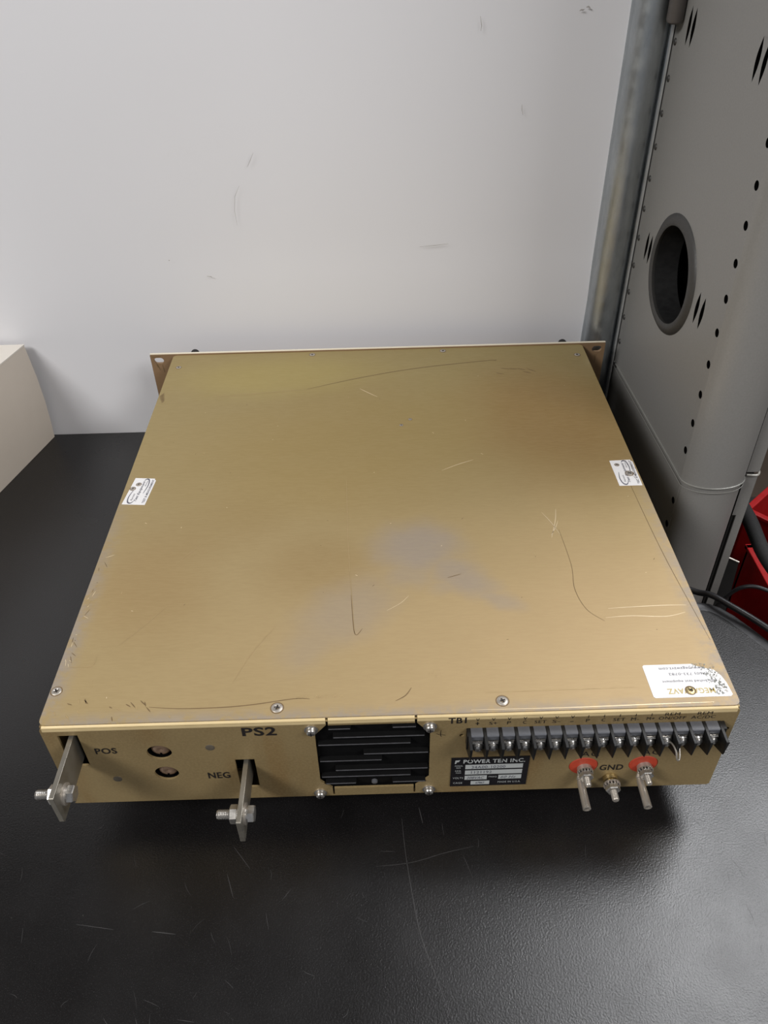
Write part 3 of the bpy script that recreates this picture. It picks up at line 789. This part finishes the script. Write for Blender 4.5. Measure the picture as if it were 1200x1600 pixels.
# wire jumper hooked round the barrier between the remote poles
jx = PX[12]+.0045
jp = [(PX[12]+.0022, -.0095, .0975), (PX[12]+.0032, -.0130, .0985), (jx-.0004, -.0165, .0970), (jx+.0004, -.0182, .0925), (jx+.0020, -.0178, .0900), (jx+.0030, -.0160, .0915), (PX[13]-.0020, -.0105, .0965)]
MB().tube(smooth_path(jp, 6), .0006, 8).build('wire_jumper', M['steel_dull'], TB)

# name plate
rp = MB(); px0, px1, pz0, pz1 = .0390, .0900, .0402, .0730
rp.mat(0).box(px0, px1, -.0006, -.00005, pz0, pz1)
U = lambda u: px0+(px1-px0)*u
Vv = lambda v: pz1-(pz1-pz0)*v
N2 = lambda u, v: (u, -.00072, v); N3 = lambda u, v: (u, -.00086, v)
rp.mat(1)
def rect(u0, u1, v0, v1, fn=N2): rp.add([fn(U(u0), Vv(v1)), fn(U(u1), Vv(v1)), fn(U(u1), Vv(v0)), fn(U(u0), Vv(v0))], [(0, 1, 2, 3)])
def nt(s_, u0, u1, v0, v1, b=0, fn=N2, sh_=0): rp.flat(text2d(s_, U(u0), U(u1), Vv(v1), Vv(v0), b, sh_), fn)
rp.add([N2(U(.045), Vv(.19)), N2(U(.062), Vv(.19)), N2(U(.070), Vv(.135)), N2(U(.095), Vv(.13)), N2(U(.115), Vv(.065)), N2(U(.052), Vv(.075))], [(0, 1, 2, 3, 4, 5)])
nt('POWER TEN INC.', .155, .945, .055, .185, .030)
nt('MODEL', .05, .155, .245, .290); nt('NO', .07, .125, .315, .360); nt('SER', .055, .135, .42, .465); nt('NO', .07, .135, .490, .535)
nt('VOLTS', .03, .165, .665, .725); nt('FREQ', .50, .605, .655, .710); nt('CAGE', .04, .16, .845, .905); nt('MADE IN U.S.A.', .625, .925, .845, .905)
rect(.185, .925, .235, .385); rect(.185, .925, .430, .580); rect(.185, .475, .620, .765); rect(.625, .925, .620, .765); rect(.270, .515, .815, .945)
rp.mat(2)
nt('34A00-10200', .265, .70, .275, .365, 0, N3); nt('1121192', .265, .53, .455, .545, 0, N3); nt('208VAC', .21, .44, .650, .740, 0, N3, .3); nt('60 Hz', .655, .855, .650, .735, 0, N3, .3); nt('67867', .335, .45, .845, .910, .01, N3)
rp.build('rating_plate', [M['plate_black'], M['plate_silver'], M['slate_print']], PS, smooth=0)

# ac terminals and ground stud
def thread(mb, p, axis, a, b, r, pitch=.0007, seg=16):
    n_ = max(2, int((b-a)/pitch)); prof = [(a, .0001)]
    for k in range(n_): d0 = a+(b-a)*k/n_; prof += [(d0, r), (d0+pitch*.5, r*.86)]
    prof += [(b, r*.8), (b+.0003, .0001)]
    mb.lathe(p, axis, prof, seg, caps=False)
for (x, z, nm) in ((.1265, .0592, 0), (.1660, .0592, 0)):
    at = empty('ac_terminal', (x, 0, z), parent=PS)
    MB().lathe((x, .0010, z), (0, -1, 0), [(0, .0094), (.0008, .0094), (.0014, .0088), (.0017, .0060), (.0017, .0030)], 32).build('insulator', M['red_ins'], at)
    mb = MB(); mb.lathe((x+.0006, -.0006, z-.0014), (0, -1, 0), [(0, .0048), (.0022, .0048), (.0024, .0044)], 26)
    mb.lathe((x+.0006, -.0030, z-.0014), (0, -1, 0), [(0, .0052), (.0008, .0052)], 26)
    mb.build('washer', M['steel_dull'], at)
    mb = MB()    # toothed lock washer
    for k in range(14):
        a = 2*PI*k/14; c0_ = (x+.0006+.0046*math.cos(a), z-.0014+.0046*math.sin(a))
        mb.lathe((c0_[0], -.0040, c0_[1]), (0, -1, 0), [(0, .00075), (.0012, .0006)], 6)
    mb.mat(1).lathe((x+.0006, -.0040, z-.0014), (0, -1, 0), [(0, .0042), (.0008, .0042)], 20)
    mb.build('lock_washer', [M['steel'], M['void']], at)
    MB().lathe((x+.0006, -.0050, z-.0014), (0, -1, 0), [(0, .0045), (.0004, .0047), (.0032, .0047), (.0037, .0042)], 6, phase=.3).build('hex_nut', M['steel'], at, smooth=20)
    mb = MB(); thread(mb, (x+.0006, 0, z-.0014), (0, -1, 0), .008, .0142, .0021); mb.build('stud', M['steel_dull'], at)
    # crimp lug: flat tongue under the nut, barrel standing straight out
    mb = MB()
    bx, bz = x-.0012, z-.0106
    mb.box(bx-.0026, bx+.0026, -.0038, -.0028, bz, z-.004)
    mb.lathe((bx, -.0030, bz-.0008), (0, -1, -.02), [(0, .0010), (.0010, .0022), (.0030, .0025), (.0212, .0027), (.0214, .0020), (.0200, .0019), (.0120, .0017)], 22, caps=False)
    mb.build('crimp_sleeve', M['steel_dull'], at)
gd = empty('ground_stud', (.1467, 0, .044), parent=PS); gx, gz = .1463, .0446
MB().lathe((gx, .0, gz), (0, -1, 0), [(0, .0047), (.0005, .0050), (.0030, .0048), (.0032, .0030), (.005, .003)], 26).build('bushing', M['brass'], gd)
mb = MB()
for k in range(14):
    a = 2*PI*k/14; mb.lathe((gx+.0050*math.cos(a), -.0056, gz+.0050*math.sin(a)), (0, -1, 0), [(0, .0008), (.0014, .0006)], 6)
mb.lathe((gx, -.0048, gz), (0, -1, 0), [(0, .0056), (.0009, .0056)], 28); mb.mat(1).lathe((gx, -.0058, gz), (0, -1, 0), [(0, .0046), (.0008, .0046)], 20)
mb.build('lock_washer', [M['steel_dull'], M['void']], gd)
mb = MB(); mb.lathe((gx, -.0068, gz), (0, -1, 0), [(0, .0050), (.0030, .0050), (.0036, .0044)], 6, phase=.3); mb.build('hex_nut', M['steel'], gd, smooth=20)
mb = MB(); thread(mb, (gx, 0, gz), (0, -1, 0), .0040, .0172, .0024); mb.build('stud', M['steel_dull'], gd)

# output busbars
def busbar(x, z0_, z1_, ytip, by, bz, lab_):
    e_ = empty('busbar', (x, 0, (z0_+z1_)/2), parent=PS); e_['label'] = lab_
    r = .0022; ch = .0006
    pr = [(.020, z0_), (.020, z1_), (ytip+r, z1_)]
    pr += [(ytip+r-r*math.sin(a), z1_-r+r*math.cos(a)) for a in (PI/8, PI/4, 3*PI/8)] if False else [(ytip+.0006, z1_), (ytip, z1_-.0006)]
    rr = .0045
    pr += [(ytip, z0_+.0008), (ytip+.0008, z0_)]
    mb = MB(); mb.prism(pr, lambda u, v, w: (w, u, v), x-.00155, x+.00155)
    mb.build('bar', M['busbar'], e_, smooth=0, bevel=.0003)
    mb = MB(); mb.lathe((x+.0015, by, bz), (1, 0, 0), [(0, .0068), (.0011, .0068), (.0012, .0060)], 30); mb.build('flat_washer', M['steel_dull'], e_)
    mb = MB(); mb.lathe((x+.0026, by, bz), (1, 0, 0), [(0, .0050), (.0012, .0050)], 26)
    mb.lathe((x+.0038, by, bz), (1, 0, 0), [(0, .0056), (.0034, .0056), (.0040, .0050)], 6, phase=.25)
    thread(mb, (x, by, bz), (-1, 0, 0), .001, .0158, .0031, .0010, 20); mb.build('hex_bolt', M['steel'], e_, smooth=25)
    mb = MB(); mb.lathe((x-.0016, by, bz), (-1, 0, 0), [(0, .0054), (.0012, .0054)], 24)
    mb.lathe((x-.0027, by, bz), (-1, 0, 0), [(0, .0050), (.0005, .0058), (.0044, .0058), (.0050, .0050)], 6, phase=.25); mb.build('hex_nut', M['steel'], e_, smooth=20)
busbar(-.1982, .0815, .1070, -.0420, -.0305, .0935, 'positive output busbar beside the POS print')
busbar(-.0937, .0530, .0755, -.0425, -.0310, .0660, 'negative output busbar beside the NEG print')

# stickers on the cover
def sticker(corners, small, rot):
    (ax_, ay), (bx_, by_), (cx_, cy_), (dx_, dy_) = corners     # near-left, near-right, far-right, far-left
    def F(dz):
        def f(u, v):
            x = (1-u)*(1-v)*ax_+u*(1-v)*bx_+u*v*cx_+(1-u)*v*dx_; y = (1-u)*(1-v)*ay+u*(1-v)*by_+u*v*cy_+(1-u)*v*dy_
            return (x, y, H+dz)
        return f
    return F
# left sticker: text runs along y
F = sticker(((-.2137, .2162), (-.1945, .2145), (-.1915, .2497), (-.2098, .2515)), 1, 0)
def small_sticker(F, flip, worn):
    mb = MB(); n_ = 1
    mb.mat(0)
    pts = [(0, 0), (1, 0), (1, .93), (.93, .96), (.92, 1), (0, 1)]
    mb.add([F(.0002)(*p) for p in pts]+[F(.00002)(*p) for p in pts], [tuple(range(6)), tuple(range(11, 5, -1))]+[(i, (i+1) % 6, 6+(i+1) % 6, 6+i) for i in range(6)])
    G = F(.00035)
    tr = (lambda u, v: G(1-v, u)) if not flip else (lambda u, v: G(v, 1-u))
    mb.mat(1)
    mb.strip(smooth_path([(.90, .52), (.965, .44), (.93, .31), (.72, .25), (.42, .31)], 8), .045, tr)
    mb.strip(smooth_path([(.12, .56), (.045, .66), (.09, .80), (.28, .86), (.52, .80)], 8), .045, tr)
    mb.flat(text2d('Test Equipment', .12, .88, .42, .56, .02, .3), tr)
    mb.flat(text2d('Sales', .68, .90, .34, .40, .0, .3), tr)
    mb.flat(text2d('Rentals', .14, .40, .64, .72, .0, .3), tr)
    mb.flat(text2d('TEST & MEASUREMENT', .06, .95, .07, .17, .015), tr)
    mb.mat(3)
    if worn:
        for k in range(22):
            u = random.uniform(.70, .99); v = random.uniform(.2, .98)
            mb.strip([(u, v), (u+random.uniform(-.05, .01), v+random.uniform(-.08, .08))], .03, F(.0003))
    return mb.build('asset_sticker', [M['paper'], M['slate_print'], M['slate_print'], M['scratch_dark']], PS, smooth=0)
small_sticker(F, False, False)
F = sticker(((.1955, .2221), (.2145, .2220), (.2149, .2580), (.1954, .2571)), 1, 0)
small_sticker(F, False, True)
for k, (x, y, s_, m_) in enumerate(((-.2052, .2424, .55, 'steel_dull'), (-.2090, .2366, .6, 'rivet'), (.2003, .2510, .5, 'steel_dull'), (.2078, .2384, .85, 'steel_dull'))):
    place_copy(cs, (x, y, H+.0002), PS, False, s_, k)

# large sticker, upside down for the viewer, worn on its right
F = sticker(((.1640, .0082), (.2135, .0082), (.2008+.0120, .0342), (.1634, .0342)), 0, 0)
mb = MB(); pts = [(.02, 0), (.97, 0), (1, .05), (.99, .40), (.96, .62), (.90, .80), (.80, .86), (.70, .93), (.64, 1), (.02, 1), (0, .96), (0, .04)]
n_ = len(pts)
mb.add([F(.00025)(*p) for p in pts]+[F(.00002)(*p) for p in pts], [tuple(range(n_)), tuple(range(2*n_-1, n_-1, -1))]+[(i, (i+1) % n_, n_+(i+1) % n_, n_+i) for i in range(n_)])
G = F(.0004)
mb.mat(1); mb.flat(text2d('www.megawavz.com', .20, .80, .845, .935, .0, 0, 180), G)
mb.flat(text2d('(760) 733-0782', .30, .80, .655, .755, .0, 0, 180), G)
mb.flat(text2d('refurbished test equipment', .18, .88, .425, .53, .0, 0, 180), G)
mb.mat(2); mb.flat(text2d('MEGAWAVZ', .20, .80, .10, .26, .02, 0, 180), G)
mb.mat(3)
for k in range(120):
    v = random.uniform(.04, .98); u = .965-.30*max(0, v-.35)**1.0*random.random()-random.uniform(0, .16)
    if v > .85: u = random.uniform(.62, .80)
    a = random.uniform(0, PI); mb.strip([(u, v), (u+.018*math.cos(a), v+.04*math.sin(a)), (u+.03*math.cos(a+.6), v+.06*math.sin(a+.6))], .012, F(.0005))
mb.mat(4)
for k in range(50):
    v = random.uniform(.04, .98); u = .975-.28*max(0, v-.35)*random.random()-random.uniform(0, .10)
    a = random.uniform(0, PI); mb.strip([(u, v), (u+.015*math.cos(a), v+.03*math.sin(a))], .009, F(.0006))
mb.build('company_sticker', [M['paper'], M['grey_print'], M['gold_print'], M['paper_worn'], M['sheet']], PS, smooth=0)

# ------------------------------------------------------------------ camera
f, X, Y, Z, pit, yaw, roll = 1256.85, -.00259, -.29892, .52859, .69155, .00613, -.02456
cp, sp_ = math.cos(pit), math.sin(pit); cy, sy_ = math.cos(yaw), math.sin(yaw)
fw = Vector((sy_*cp, cy*cp, -sp_)); rt = Vector((cy, -sy_, 0)); up = rt.cross(fw)
r_ = rt*math.cos(roll)+up*math.sin(roll); u_ = up*math.cos(roll)-rt*math.sin(roll)
cam = bpy.data.cameras.new('camera'); co = bpy.data.objects.new('camera', cam); COL.objects.link(co)
mat = Matrix((r_, u_, -fw)).transposed().to_4x4(); mat.translation = (X, Y, Z); co.matrix_world = mat
cam.sensor_fit = 'VERTICAL'; cam.sensor_height = 32; cam.lens = f/1600*32; cam.clip_start = .02
bpy.context.scene.camera = co

# ------------------------------------------------------------------ lights
def area(name, loc, target, sx, sy2, power, col):
    l = bpy.data.lights.new(name, 'AREA'); l.shape = 'RECTANGLE'; l.size = sx; l.size_y = sy2; l.energy = power; l.color = col
    o = bpy.data.objects.new(name, l); COL.objects.link(o); o.location = loc
    d_ = Vector(target)-Vector(loc); o.rotation_euler = d_.to_track_quat('-Z', 'Y').to_euler(); return o
area('ceiling_light', (-1.9, -1.35, 2.15), (0, .3, 0), 1.3, .5, 68, (1, .98, .95))
area('ceiling_light', (1.5, -1.2, 1.9), (-.1, .4, .1), 1.2, .6, 34, (1, .98, .955))
area('ceiling_light', (.98, .62, 1.75), (.2, 0, 0), .70, .85, 27, (.97, .98, 1))
wd = bpy.data.worlds.new('world'); bpy.context.scene.world = wd; wd.use_nodes = True
wd.node_tree.nodes['Background'].inputs[0].default_value = (.9, .93, 1, 1); wd.node_tree.nodes['Background'].inputs[1].default_value = .25
sc_ = bpy.context.scene
sc_.view_settings.view_transform = 'Standard'; sc_.view_settings.look = 'None'; sc_.view_settings.exposure = 0
